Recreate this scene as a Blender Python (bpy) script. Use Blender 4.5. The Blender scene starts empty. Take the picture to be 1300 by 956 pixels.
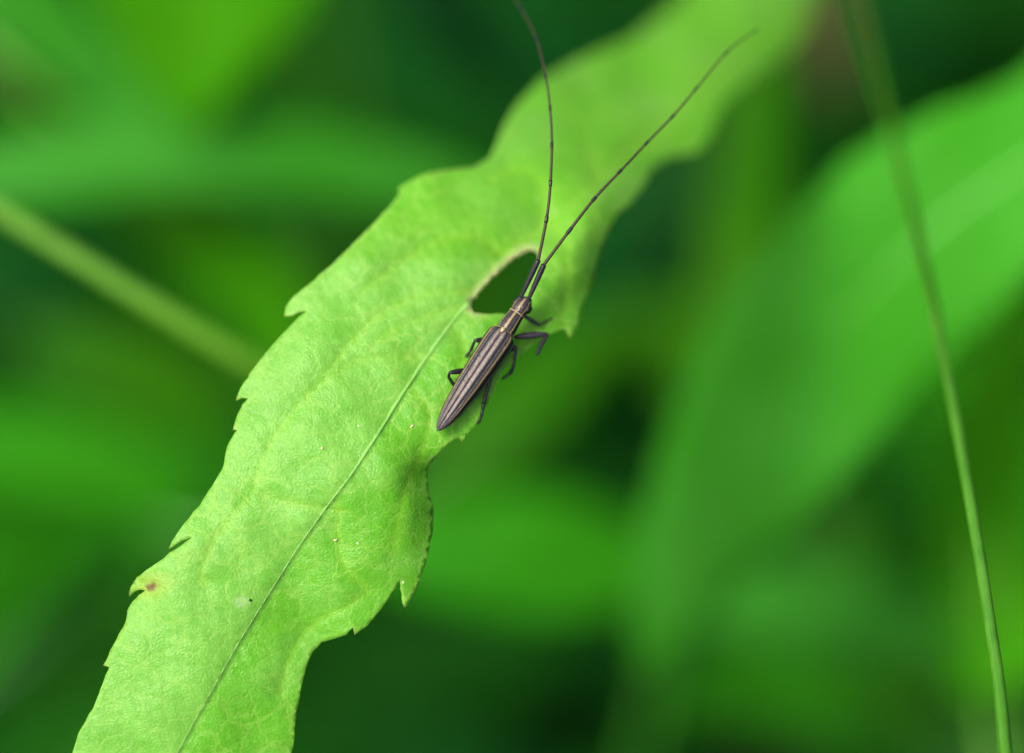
import bpy, bmesh, math, random
import numpy as np
from mathutils import Vector, Matrix
from mathutils.geometry import delaunay_2d_cdt

# One Blender unit is 10 cm (a close-up of an insect), so 1 mm = 0.01 unit.
MM = 0.01
scene = bpy.context.scene
scene.unit_settings.system = 'METRIC'
scene.unit_settings.scale_length = 0.1
random.seed(7)
rng = np.random.default_rng(7)

# ------------------------------------------------------------------ camera
PITCH = math.radians(50)
FOCUS = 4.0                      # 40 cm to the beetle
LENS = 138.5
SUBJECT_Z = 2.6
CAM = np.array([0.0, -FOCUS * math.cos(PITCH), SUBJECT_Z + FOCUS * math.sin(PITCH)])
RIGHT = np.array([1.0, 0, 0])
UP = np.array([0, math.sin(PITCH), math.cos(PITCH)])
FWD = np.array([0, math.cos(PITCH), -math.sin(PITCH)])
cam_data = bpy.data.cameras.new('camera')
cam = bpy.data.objects.new('camera', cam_data)
scene.collection.objects.link(cam)
cam.location = CAM
cam.rotation_euler = (math.radians(90) - PITCH, 0, 0)
cam_data.lens = LENS
cam_data.sensor_width = 36
cam_data.clip_start = 0.02
cam_data.clip_end = 2000
cam_data.dof.use_dof = True
cam_data.dof.focus_distance = FOCUS + 0.9 * MM
cam_data.dof.aperture_fstop = 0.36
cam_data.dof.aperture_blades = 0
scene.camera = cam

# ------------------------------------------------------------------ sky and sun
SUN_ELEV, SUN_AZ = 56.0, -122.0   # azimuth measured from +Y towards +X
world = bpy.data.worlds.new('World')
scene.world = world
world.use_nodes = True
wn = world.node_tree
sky = wn.nodes.new('ShaderNodeTexSky')
sky.sky_type = 'NISHITA'
sky.sun_disc = False
sky.sun_elevation = math.radians(SUN_ELEV)
sky.sun_rotation = math.radians(SUN_AZ)
sky.air_density = 0.6
sky.dust_density = 6.0
sky.ozone_density = 0.0
wbg = wn.nodes['Background']
wbg.inputs['Strength'].default_value = 0.12
wn.links.new(sky.outputs[0], wbg.inputs['Color'])
sun_data = bpy.data.lights.new('sun', 'SUN')
sun = bpy.data.objects.new('sun', sun_data)
scene.collection.objects.link(sun)
sun_data.energy = 1.5
sun_data.angle = math.radians(14)
sun_data.color = (1.0, 0.94, 0.82)
e, a = math.radians(SUN_ELEV), math.radians(SUN_AZ)
SUN_DIR = Vector((math.cos(e) * math.sin(a), math.cos(e) * math.cos(a), math.sin(e)))
sun.rotation_euler = SUN_DIR.to_track_quat('Z', 'Y').to_euler()
sun.location = (-3, 3, 9)

vs = scene.view_settings
vs.view_transform = 'Standard'
vs.look = 'None'
vs.exposure = 1.02
vs.gamma = 1
vs.use_curve_mapping = False
scene.render.engine = 'CYCLES'
scene.cycles.use_denoising = True
scene.cycles.max_bounces = 8
scene.cycles.transmission_bounces = 6
scene.cycles.diffuse_bounces = 4

# ------------------------------------------------------------------ helpers
HALF = 36.0 / LENS / 1300.0


def P(x, y, dd=0.0):
    """Photograph position (x, y) at dd millimetres behind the plane of focus -> a point in the scene."""
    x = np.asarray(x, float); y = np.asarray(y, float)
    d = FOCUS + np.asarray(dd, float) * MM
    r = FWD + ((x - 650) * HALF)[..., None] * RIGHT + ((478 - y) * HALF)[..., None] * UP
    return CAM + r * d[..., None] if np.ndim(d) else CAM + r * d


def PL(pts):
    a_ = np.array(pts, float)
    return P(a_[:, 0], a_[:, 1], a_[:, 2])


def link(o, parent=None):
    scene.collection.objects.link(o)
    if parent is not None:
        o.parent = parent
    return o


def tag(o, label=None, cat=None, group=None, kind=None):
    if label: o['label'] = label
    if cat: o['category'] = cat
    if group: o['group'] = group
    if kind: o['kind'] = kind
    return o


def mesh_obj(name, verts, faces, mat, parent=None, smooth=True):
    me = bpy.data.meshes.new(name)
    me.from_pydata([tuple(v) for v in verts], [], [tuple(f) for f in faces])
    me.update()
    if smooth:
        me.polygons.foreach_set('use_smooth', [True] * len(me.polygons))
    me.materials.append(mat)
    return link(bpy.data.objects.new(name, me), parent)


def spline(pts, n):
    """Catmull-Rom through pts (k, d), resampled to n rows."""
    pts = np.asarray(pts, float)
    k = len(pts)
    if k == 2:
        t = np.linspace(0, 1, n)[:, None]
        return pts[0] * (1 - t) + pts[1] * t
    ext = np.vstack([2 * pts[0] - pts[1], pts, 2 * pts[-1] - pts[-2]])
    seg = np.linalg.norm(np.diff(pts[:, :3], axis=0), axis=1)
    cum = np.concatenate([[0], np.cumsum(seg)]) / seg.sum()
    out = []
    for s in np.linspace(0, 1, n):
        i = min(max(np.searchsorted(cum, s, side='right') - 1, 0), k - 2)
        t = (s - cum[i]) / max(cum[i + 1] - cum[i], 1e-9)
        p0, p1, p2, p3 = ext[i], ext[i + 1], ext[i + 2], ext[i + 3]
        out.append(0.5 * (2 * p1 + (p2 - p0) * t + (2 * p0 - 5 * p1 + 4 * p2 - p3) * t * t + (3 * p1 - p0 - 3 * p2 + p3) * t ** 3))
    return np.array(out)


def tube_geo(pts, rad, sides=10, flat=1.0, flat_dir=None):
    pts = np.asarray(pts, float); n = len(pts)
    rad = np.broadcast_to(np.asarray(rad, float), (n,))
    tan = np.gradient(pts, axis=0)
    tan /= np.linalg.norm(tan, axis=1)[:, None] + 1e-12
    ref = np.array(flat_dir if flat_dir is not None else (0.31, -0.2, 0.93))
    V, F = [], []
    for i in range(n):
        u = np.cross(tan[i], ref); u /= np.linalg.norm(u) + 1e-12
        w = np.cross(u, tan[i])
        for j in range(sides):
            q = 2 * math.pi * j / sides
            V.append(pts[i] + rad[i] * (math.cos(q) * u + flat * math.sin(q) * w))
    for i in range(n - 1):
        for j in range(sides):
            j2 = (j + 1) % sides
            F.append((i * sides + j, i * sides + j2, (i + 1) * sides + j2, (i + 1) * sides + j))
    F.append(tuple(range(sides))[::-1])
    F.append(tuple((n - 1) * sides + j for j in range(sides)))
    return V, F


def tube(name, pts, rad, mat, parent=None, sides=10, flat=1.0, flat_dir=None):
    V, F = tube_geo(pts, rad, sides, flat, flat_dir)
    return mesh_obj(name, V, F, mat, parent)


# ------------------------------------------------------------------ materials
def new_mat(name):
    m = bpy.data.materials.new(name)
    m.use_nodes = True
    nt = m.node_tree
    return m, nt, nt.nodes['Principled BSDF'], nt.nodes['Material Output']


def node(nt, kind, **kw):
    n = nt.nodes.new(kind)
    for k, v in kw.items():
        setattr(n, k, v)
    return n


def math_node(nt, op, a_, b_=None):
    n = node(nt, 'ShaderNodeMath', operation=op)
    for i, v in enumerate((a_, b_)):
        if v is None: continue
        if isinstance(v, (int, float)): n.inputs[i].default_value = v
        else: nt.links.new(v, n.inputs[i])
    return n.outputs[0]


def mix_col(nt, fac, a_, b_, blend='MIX'):
    n = node(nt, 'ShaderNodeMix', data_type='RGBA', blend_type=blend)
    for sock, v in ((n.inputs[0], fac), (n.inputs[6], a_), (n.inputs[7], b_)):
        if isinstance(v, (int, float)): sock.default_value = v
        elif isinstance(v, tuple): sock.default_value = (*v, 1)
        else: nt.links.new(v, sock)
    return n.outputs[2]


def ramp(nt, fac, stops, interp='LINEAR'):
    n = node(nt, 'ShaderNodeValToRGB')
    n.color_ramp.interpolation = interp
    els = n.color_ramp.elements
    while len(els) < len(stops): els.new(0.5)
    for el, (p, c) in zip(els, stops):
        el.position = p
        el.color = (*c, 1) if len(c) == 3 else c
    nt.links.new(fac, n.inputs[0])
    return n.outputs[0]


def leaf_shader(m, nt, bsdf, out, col, trans_gain, rough, trans_fac, spec=0.35):
    """Leaf tissue: a softly glossy skin over tissue that lets light through."""
    nt.links.new(col, bsdf.inputs['Base Color'])
    bsdf.inputs['Roughness'].default_value = rough
    bsdf.inputs['Specular IOR Level'].default_value = spec
    tr = node(nt, 'ShaderNodeBsdfTranslucent')
    nt.links.new(mix_col(nt, 1.0, col, trans_gain, 'MULTIPLY'), tr.inputs['Color'])
    mx = node(nt, 'ShaderNodeMixShader')
    mx.inputs[0].default_value = trans_fac
    nt.links.new(bsdf.outputs[0], mx.inputs[1])
    nt.links.new(tr.outputs[0], mx.inputs[2])
    nt.links.new(mx.outputs[0], out.inputs['Surface'])


def mat_plain_leaf(name, col, col2, vein, rough=0.65, trans=0.4):
    """Leaf of the surrounding plants: u runs along the leaf, v across it (-1..1 stored as 0..1)."""
    m, nt, bsdf, out = new_mat(name)
    uv = node(nt, 'ShaderNodeUVMap', uv_map='leaf')
    sep = node(nt, 'ShaderNodeSeparateXYZ')
    nt.links.new(uv.outputs[0], sep.inputs[0])
    av = math_node(nt, 'ABSOLUTE', math_node(nt, 'SUBTRACT', math_node(nt, 'MULTIPLY', sep.outputs[1], 2.0), 1.0))
    ph = math_node(nt, 'ADD', math_node(nt, 'MULTIPLY', sep.outputs[0], 11.0), math_node(nt, 'MULTIPLY', av, -2.0))
    tri = math_node(nt, 'PINGPONG', ph, 0.5)
    side = math_node(nt, 'LESS_THAN', tri, 0.035)
    mid = math_node(nt, 'LESS_THAN', av, 0.035)
    veins = math_node(nt, 'MAXIMUM', side, mid)
    geo = node(nt, 'ShaderNodeNewGeometry')
    nz = node(nt, 'ShaderNodeTexNoise')
    nz.inputs['Scale'].default_value = 6
    nz.inputs['Detail'].default_value = 4
    nt.links.new(geo.outputs['Position'], nz.inputs['Vector'])
    f = ramp(nt, nz.outputs[0], [(0.35, (0, 0, 0)), (0.65, (1, 1, 1))])
    c = mix_col(nt, f, col, col2)
    c = mix_col(nt, math_node(nt, 'MULTIPLY', veins, 0.35), c, vein)
    bmp = node(nt, 'ShaderNodeBump')
    bmp.inputs['Strength'].default_value = 0.35
    bmp.inputs['Distance'].default_value = 0.01
    nt.links.new(math_node(nt, 'SUBTRACT', nz.outputs[0], veins), bmp.inputs['Height'])
    nt.links.new(bmp.outputs[0], bsdf.inputs['Normal'])
    leaf_shader(m, nt, bsdf, out, c, (1.4, 1.3, 0.4), rough, trans, 0.06)
    return m


def mat_stem(name, col, col2, rough=0.45, stretch=(60, 60, 4)):
    m, nt, bsdf, out = new_mat(name)
    tc = node(nt, 'ShaderNodeTexCoord')
    mp = node(nt, 'ShaderNodeMapping')
    mp.inputs['Scale'].default_value = stretch
    nt.links.new(tc.outputs['Object'], mp.inputs['Vector'])
    nz = node(nt, 'ShaderNodeTexNoise')
    nz.inputs['Scale'].default_value = 1.0
    nz.inputs['Detail'].default_value = 5
    nt.links.new(mp.outputs[0], nz.inputs['Vector'])
    c = mix_col(nt, ramp(nt, nz.outputs[0], [(0.35, (0, 0, 0)), (0.68, (1, 1, 1))]), col, col2)
    nt.links.new(c, bsdf.inputs['Base Color'])
    bsdf.inputs['Roughness'].default_value = rough
    bmp = node(nt, 'ShaderNodeBump')
    bmp.inputs['Strength'].default_value = 0.3
    bmp.inputs['Distance'].default_value = 0.004
    nt.links.new(nz.outputs[0], bmp.inputs['Height'])
    nt.links.new(bmp.outputs[0], bsdf.inputs['Normal'])
    return m


def mat_main_leaf():
    m, nt, bsdf, out = new_mat('pale_serrated_leaf')
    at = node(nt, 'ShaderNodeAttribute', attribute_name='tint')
    geo = node(nt, 'ShaderNodeTexCoord')
    # fine cell texture of the leaf skin
    vo = node(nt, 'ShaderNodeTexVoronoi', feature='DISTANCE_TO_EDGE')
    vo.inputs['Scale'].default_value = 260
    nt.links.new(geo.outputs['Object'], vo.inputs['Vector'])
    nz = node(nt, 'ShaderNodeTexNoise')
    nz.inputs['Scale'].default_value = 42
    nz.inputs['Detail'].default_value = 6
    nz.inputs['Roughness'].default_value = 0.62
    nt.links.new(geo.outputs['Object'], nz.inputs['Vector'])
    nf = node(nt, 'ShaderNodeTexNoise')
    nf.inputs['Scale'].default_value = 330
    nf.inputs['Detail'].default_value = 3
    nt.links.new(geo.outputs['Object'], nf.inputs['Vector'])
    v1 = ramp(nt, nz.outputs[0], [(0.3, (0.90, 0.94, 0.86)), (0.7, (1.10, 1.06, 1.12))])
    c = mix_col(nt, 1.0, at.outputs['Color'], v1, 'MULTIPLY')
    v2 = ramp(nt, nf.outputs[0], [(0.32, (0.87, 0.91, 0.82)), (0.68, (1.11, 1.07, 1.14))])
    c = mix_col(nt, 1.0, c, v2, 'MULTIPLY')
    # tiny pale hairs and dust specks
    sp = node(nt, 'ShaderNodeTexVoronoi', feature='F1')
    sp.inputs['Scale'].default_value = 44
    nt.links.new(geo.outputs['Object'], sp.inputs['Vector'])
    sepc = node(nt, 'ShaderNodeSeparateColor')
    nt.links.new(sp.outputs['Color'], sepc.inputs[0])
    size = math_node(nt, 'MULTIPLY', math_node(nt, 'POWER', sepc.outputs[0], 4.0), 0.09)
    dot = math_node(nt, 'LESS_THAN', sp.outputs['Distance'], size)
    c = mix_col(nt, math_node(nt, 'MULTIPLY', dot, 0.75), c, (0.62, 0.75, 0.5))
    # faint net of the smallest veins
    wob = node(nt, 'ShaderNodeMix', data_type='VECTOR')
    wob.inputs[0].default_value = 0.03
    nt.links.new(geo.outputs['Object'], wob.inputs[4]); nt.links.new(nz.outputs['Color'], wob.inputs[5])
    net = node(nt, 'ShaderNodeTexVoronoi', feature='DISTANCE_TO_EDGE')
    net.inputs['Scale'].default_value = 38
    nt.links.new(wob.outputs[1], net.inputs['Vector'])
    line = ramp(nt, net.outputs['Distance'], [(0.0, (1, 1, 1)), (0.09, (0, 0, 0))])
    big = node(nt, 'ShaderNodeTexNoise')
    big.inputs['Scale'].default_value = 9
    nt.links.new(geo.outputs['Object'], big.inputs['Vector'])
    patch = ramp(nt, big.outputs[0], [(0.36, (0.08, 0.08, 0.08)), (0.62, (0.44, 0.44, 0.44))])
    c = mix_col(nt, math_node(nt, 'MULTIPLY', line, patch), c, (0.34, 0.60, 0.10))
    hgt = math_node(nt, 'ADD', math_node(nt, 'MULTIPLY', vo.outputs['Distance'], 0.7), math_node(nt, 'MULTIPLY', nz.outputs[0], 0.9))
    hgt = math_node(nt, 'SUBTRACT', hgt, math_node(nt, 'MULTIPLY', line, 0.30))
    bmp = node(nt, 'ShaderNodeBump')
    bmp.inputs['Strength'].default_value = 0.27
    bmp.inputs['Distance'].default_value = 0.004
    nt.links.new(hgt, bmp.inputs['Height'])
    nt.links.new(bmp.outputs[0], bsdf.inputs['Normal'])
    leaf_shader(m, nt, bsdf, out, c, (1.35, 1.15, 0.4), 0.40, 0.38, 0.32)
    return m


M_LEAF = mat_main_leaf()
M_MIDRIB = mat_stem('pale_midrib', (0.135, 0.38, 0.04), (0.185, 0.43, 0.085), 0.55, (45, 45, 45))
M_STEM_GREY = mat_stem('green_stem', (0.062, 0.21, 0.005), (0.09, 0.25, 0.012))
M_GRASS = mat_stem('grass_stalk', (0.042, 0.19, 0.008), (0.075, 0.26, 0.016))
BG = {
    'mid': mat_plain_leaf('mid_green_leaf', (0.022, 0.23, 0.003), (0.034, 0.28, 0.006), (0.06, 0.31, 0.012)),
    'blue': mat_plain_leaf('blue_green_leaf', (0.030, 0.255, 0.010), (0.046, 0.30, 0.024), (0.07, 0.33, 0.035)),
    'fresh': mat_plain_leaf('fresh_green_leaf', (0.045, 0.33, 0.012), (0.065, 0.38, 0.030), (0.10, 0.42, 0.05)),
    'yellow': mat_plain_leaf('yellow_green_leaf', (0.036, 0.25, 0.001), (0.052, 0.29, 0.002), (0.08, 0.32, 0.008)),
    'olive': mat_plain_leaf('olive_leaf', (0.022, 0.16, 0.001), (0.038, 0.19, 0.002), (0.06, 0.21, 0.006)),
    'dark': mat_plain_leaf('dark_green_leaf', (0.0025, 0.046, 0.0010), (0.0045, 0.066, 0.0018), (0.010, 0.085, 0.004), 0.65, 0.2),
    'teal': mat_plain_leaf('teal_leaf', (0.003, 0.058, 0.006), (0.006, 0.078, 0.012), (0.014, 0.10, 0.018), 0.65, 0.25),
    'brown': mat_plain_leaf('withered_leaf', (0.06, 0.06, 0.02), (0.09, 0.075, 0.03), (0.12, 0.1, 0.05), 0.7, 0.2),
}


def mat_ground():
    m, nt, bsdf, out = new_mat('dark_humus')
    tc = node(nt, 'ShaderNodeTexCoord')
    nz = node(nt, 'ShaderNodeTexNoise')
    nz.inputs['Scale'].default_value = 3.0
    nz.inputs['Detail'].default_value = 9
    nt.links.new(tc.outputs['Object'], nz.inputs['Vector'])
    c = ramp(nt, nz.outputs[0], [(0.3, (0.004, 0.014, 0.002)), (0.55, (0.007, 0.034, 0.003)), (0.75, (0.014, 0.026, 0.004))])
    nt.links.new(c, bsdf.inputs['Base Color'])
    bsdf.inputs['Roughness'].default_value = 0.9
    bmp = node(nt, 'ShaderNodeBump')
    bmp.inputs['Distance'].default_value = 0.05
    nt.links.new(nz.outputs[0], bmp.inputs['Height'])
    nt.links.new(bmp.outputs[0], bsdf.inputs['Normal'])
    return m


# ------------------------------------------------------------------ ground
def build_ground():
    N = 90
    s = np.linspace(-1, 1, N)
    s = np.sign(s) * (0.06 * np.abs(s) + 0.94 * np.abs(s) ** 4) * 400
    X, Y = np.meshgrid(s, s + 2)
    Z = 0.05 * np.sin(X * 2.1 + 0.4) * np.cos(Y * 1.7) + 0.03 * np.sin(X * 5 + Y * 4)
    V = np.stack([X, Y, Z], -1).reshape(-1, 3)
    F = [(i * N + j, i * N + j + 1, (i + 1) * N + j + 1, (i + 1) * N + j) for i in range(N - 1) for j in range(N - 1)]
    tag(mesh_obj('ground', V, F, mat_ground()), kind='structure')


build_ground()


# low leafy carpet that nobody could count, under the plants
def build_undergrowth():
    n = 12000
    V, F, UV, MI = [], [], [], []
    prof = [(0.0, 0.03), (0.25, 0.8), (0.5, 1.0), (0.78, 0.62), (1.0, 0.0)]
    for i in range(n):
        r = 15 * random.random() ** 0.6; q = random.uniform(0, 2 * math.pi)
        x, y = r * math.cos(q), 2.4 + r * math.sin(q)
        z = random.uniform(0.06, 0.5)
        L = random.uniform(0.35, 0.9); W = L * random.uniform(0.18, 0.3)
        az = random.uniform(0, 2 * math.pi); up = random.uniform(-0.1, 0.7)
        d = np.array([math.cos(az) * math.cos(up), math.sin(az) * math.cos(up), math.sin(up)])
        s = np.cross(d, (0, 0, 1)); s /= np.linalg.norm(s)
        nn = np.cross(s, d)
        b = len(V)
        droop = random.uniform(0.1, 0.5) * L
        for t, w in prof:
            c = np.array([x, y, z]) + d * L * t - np.array([0, 0, droop * t * t])
            for k in (-1, 0, 1):
                V.append(c + s * (k * W * w) + nn * (0.25 * abs(k) * W * w))
                UV.append((t, 0.5 + 0.5 * k))
        mi = random.choices((0, 1, 2), (7, 1.5, 0.4))[0]
        for a_ in range(4):
            for k in range(2):
                F.append((b + a_ * 3 + k, b + a_ * 3 + k + 1, b + a_ * 3 + k + 4, b + a_ * 3 + k + 3))
                MI.append(mi)
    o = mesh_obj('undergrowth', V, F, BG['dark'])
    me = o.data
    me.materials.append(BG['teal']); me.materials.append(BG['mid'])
    me.polygons.foreach_set('material_index', MI)
    lay = me.uv_layers.new(name='leaf')
    li = np.empty(len(me.loops), int); me.loops.foreach_get('vertex_index', li)
    lay.data.foreach_set('uv', np.array(UV)[li].ravel())
    tag(o, 'low dark green leafy undergrowth covering the ground', 'undergrowth', kind='stuff')


build_undergrowth()


# ------------------------------------------------------------------ leaves of the surrounding plants
def shape_w(t, base, peak):
    """Half width along a lance-shaped leaf, 0..1."""
    t = np.asarray(t, float)
    w = np.where(t < peak, np.sin(0.5 * math.pi * np.clip(t / peak, 0, 1)) ** 0.8, np.cos(0.5 * math.pi * np.clip((t - peak) / (1 - peak), 0, 1)) ** 0.85)
    return np.maximum(w, base * (1 - t))


def blade_geo(C, hw, face, peak, base, fold, curl, teeth, nv=13):
    n = len(C)
    T = np.gradient(C, axis=0); T /= np.linalg.norm(T, axis=1)[:, None]
    W = np.cross(T, face); W /= np.linalg.norm(W, axis=1)[:, None]
    N = np.cross(W, T)
    t = np.linspace(0, 1, n)
    w = shape_w(t, base, peak) * hw
    vv = np.linspace(-1, 1, nv)
    V, UV = [], []
    for i in range(n):
        saw = 1 - teeth * ((t[i] * 17) % 1.0)
        for v in vv:
            x = v * w[i] * (saw if abs(v) > 0.99 else 1)
            z = fold * abs(x) - curl * v * v * w[i] + 0.06 * hw * math.sin(9 * t[i] * 2 + 3 * v) * abs(v) \
                + 0.02 * hw * math.cos(2 * math.pi * (11 * t[i] - 2 * abs(v))) * min(1, 3 * abs(v)) * (w[i] / hw)
            V.append(C[i] + W[i] * x + N[i] * z)
            UV.append((t[i], 0.5 + 0.5 * v))
    F = [(i * nv + j, i * nv + j + 1, (i + 1) * nv + j + 1, (i + 1) * nv + j) for i in range(n - 1) for j in range(nv - 1)]
    return V, F, UV, N, t, w


def plant_leaf(name, label, pts, hw_px, mat, roll=0.0, peak=0.45, base=0.02, fold=0.25, curl=0.12, teeth=0.05, facing=0.6,
               group='leaves of the surrounding plants', stalk=True, cat='leaf', foot=None):
    """A leaf with blade, midrib and a stalk that goes down to the ground. pts run from the leaf's base to its tip."""
    pts = [(x, y, 25 + 0.5 * d) for x, y, d in pts]
    C = spline(PL(pts), 46)
    mid_d = FOCUS + np.mean([p[2] for p in pts]) * MM
    hw = hw_px * 0.08 * MM * mid_d / FOCUS
    tang = C[-1] - C[0]; tang /= np.linalg.norm(tang)
    face = facing * (-FWD) + (1 - facing) * np.array([0, 0, 1.0])
    face = np.array(Matrix.Rotation(roll, 3, Vector(tang)) @ Vector(face))
    V, F, UV, N, t, w = blade_geo(C, hw, face, peak, base, fold, curl, teeth)
    root = link(bpy.data.objects.new(name, None))
    root.location = C[0]
    off = C[0]
    o = mesh_obj('blade', np.array(V) - off, F, mat, root)
    lay = o.data.uv_layers.new(name='leaf')
    li = np.empty(len(o.data.loops), int); o.data.loops.foreach_get('vertex_index', li)
    lay.data.foreach_set('uv', np.array(UV)[li].ravel())
    sm = o.modifiers.new('thickness', 'SOLIDIFY'); sm.thickness = 0.3 * MM; sm.offset = 0
    tube('midrib', C[:-1] - off - N[:-1] * 0.4 * MM, np.linspace(0.9, 0.25, 45) * MM, mat_by_stem(mat), root, 8)
    if stalk:
        b = C[0]; d0 = C[0] - C[3]; d0 /= np.linalg.norm(d0)
        g = np.array(foot) if foot is not None else np.array([b[0] + d0[0] * 0.9, b[1] + d0[1] * 0.9 + 0.2, 0.0])
        k1 = b + d0 * 0.25
        k2 = np.array([g[0] * 0.7 + k1[0] * 0.3, g[1] * 0.7 + k1[1] * 0.3, max(b[2] * 0.55, 0.05)])
        tube('stalk', spline([b, k1, k2, g], 26) - off, np.linspace(0.9, 1.6, 26) * MM, mat_by_stem(mat), root, 8)
    tag(root, label, cat, group)
    return root


STEM_OF = {}


def mat_by_stem(mat):
    if mat.name not in STEM_OF:
        lo = {'mid_green_leaf': (0.025, 0.18, 0.006), 'blue_green_leaf': (0.06, 0.24, 0.05), 'yellow_green_leaf': (0.1, 0.3, 0.02), 'fresh_green_leaf': (0.05, 0.29, 0.015),
              'olive_leaf': (0.02, 0.13, 0.004), 'dark_green_leaf': (0.015, 0.09, 0.01), 'teal_leaf': (0.02, 0.10, 0.03),
              'withered_leaf': (0.09, 0.07, 0.03)}[mat.name]
        STEM_OF[mat.name] = mat_stem('stalk_of_' + mat.name, lo, tuple(c * 1.35 for c in lo))
    return STEM_OF[mat.name]


LEAVES = [
    # name, label, points (x, y, mm behind focus), half width, material, options
    ('broad_leaf', 'broad bluish green lance-shaped leaf behind the thin upright grass stalk',
     [(1500, 60, 60), (1320, 195, 60), (1180, 295, 63), (1065, 415, 68), (975, 540, 74), (905, 655, 84), (850, 760, 98), (810, 850, 114)], 140, 'fresh',
     dict(peak=0.42, base=0.8, fold=0.1, facing=0.9)),
    ('broad_leaf', 'bright yellow-green leaf hanging down, its point above the pale horizontal leaf',
     [(285, -330, 120), (270, -150, 125), (252, 0, 130), (235, 165, 138)], 175, 'yellow', dict(peak=0.4)),
    ('broad_leaf', 'bluish green leaf slanting down from the upper corner beside the yellow-green one',
     [(-260, -200, 140), (-60, -60, 142), (70, 45, 146), (170, 140, 150), (250, 215, 155)], 62, 'blue', {}),
    ('broad_leaf', 'pale green leaf lying almost level above the slanting stem',
     [(-260, 240, 140), (-60, 225, 140), (90, 205, 142), (240, 185, 146), (400, 205, 152), (540, 230, 160), (680, 262, 170)], 62, 'blue', dict(peak=0.5)),
    ('broad_leaf', 'fresh green leaf beneath the level leaf, reaching the big leaf with the beetle',
     [(120, 200, 180), (220, 270, 180), (300, 340, 182), (350, 420, 186), (380, 520, 190)], 70, 'yellow', {}),
    ('broad_leaf', 'mid green leaf standing upright in the dark gap before the broad bluish leaf',
     [(880, 640, 190), (915, 460, 185), (942, 300, 182), (955, 150, 180), (965, 20, 180), (970, -90, 182)], 46, 'olive', {}),
    ('broad_leaf', 'mid green leaf just below the beetle, slanting up behind the leaf edge',
     [(500, 640, 190), (590, 570, 190), (670, 500, 192), (740, 440, 198), (800, 380, 206)], 55, 'olive', {}),
    ('broad_leaf', 'rounded green leaf under the beetle leaf, level with its lower teeth',
     [(430, 690, 160), (560, 700, 160), (680, 705, 160), (800, 725, 164), (900, 760, 170)], 85, 'mid', dict(peak=0.5, foot=(-0.35, 1.3, -0.03))),
    ('broad_leaf', 'bluish green leaf lying level below the tip of the broad leaf',
     [(1330, 830, 180), (1180, 805, 176), (1040, 775, 172), (900, 752, 170), (760, 745, 172)], 62, 'blue', dict(peak=0.5)),
    ('broad_leaf', 'yellow-green upright leaf behind the lower half of the grass stalk',
     [(1265, 930, 150), (1250, 760, 148), (1252, 620, 148), (1275, 480, 150), (1320, 330, 155)], 66, 'yellow', {}),
    ('broad_leaf', 'green leaf in the lowest corner beside the foot of the grass stalk',
     [(1480, 800, 120), (1380, 800, 122), (1300, 820, 126), (1210, 880, 132)], 58, 'yellow', {}),
    ('broad_leaf', 'green leaf lying level in the dark below the slanting stem',
     [(-260, 540, 200), (-80, 555, 200), (60, 572, 202), (190, 590, 206), (300, 600, 212)], 56, 'mid', {}),
    ('broad_leaf', 'olive leaf under the lower end of the slanting stem',
     [(20, 420, 220), (120, 455, 220), (220, 490, 222), (330, 540, 226)], 60, 'olive', {}),
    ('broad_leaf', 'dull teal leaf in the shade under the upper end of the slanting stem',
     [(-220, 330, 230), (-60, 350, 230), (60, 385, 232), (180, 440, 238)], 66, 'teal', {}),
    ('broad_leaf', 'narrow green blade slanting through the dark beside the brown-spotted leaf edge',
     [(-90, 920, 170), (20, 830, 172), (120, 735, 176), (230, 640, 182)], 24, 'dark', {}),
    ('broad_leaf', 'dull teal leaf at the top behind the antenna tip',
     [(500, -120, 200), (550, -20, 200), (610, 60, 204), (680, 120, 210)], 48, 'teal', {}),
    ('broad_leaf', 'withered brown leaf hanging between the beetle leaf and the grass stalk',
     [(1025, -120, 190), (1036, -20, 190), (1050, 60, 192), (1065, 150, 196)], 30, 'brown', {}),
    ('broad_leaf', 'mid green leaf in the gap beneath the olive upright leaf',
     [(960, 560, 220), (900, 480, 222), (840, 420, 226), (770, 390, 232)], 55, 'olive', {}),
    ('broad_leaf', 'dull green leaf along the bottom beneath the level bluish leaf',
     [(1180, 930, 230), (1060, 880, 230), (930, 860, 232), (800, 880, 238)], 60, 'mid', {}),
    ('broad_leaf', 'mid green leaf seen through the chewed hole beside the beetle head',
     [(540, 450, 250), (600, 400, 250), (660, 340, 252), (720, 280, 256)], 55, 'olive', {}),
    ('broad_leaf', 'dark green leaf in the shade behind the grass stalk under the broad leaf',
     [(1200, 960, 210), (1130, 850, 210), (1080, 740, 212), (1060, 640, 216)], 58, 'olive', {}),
]


def build_leaves():
    for name, label, pts, hw, mat, opt in LEAVES:
        plant_leaf(name, label, pts, hw, BG[mat], **opt)


build_leaves()


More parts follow.
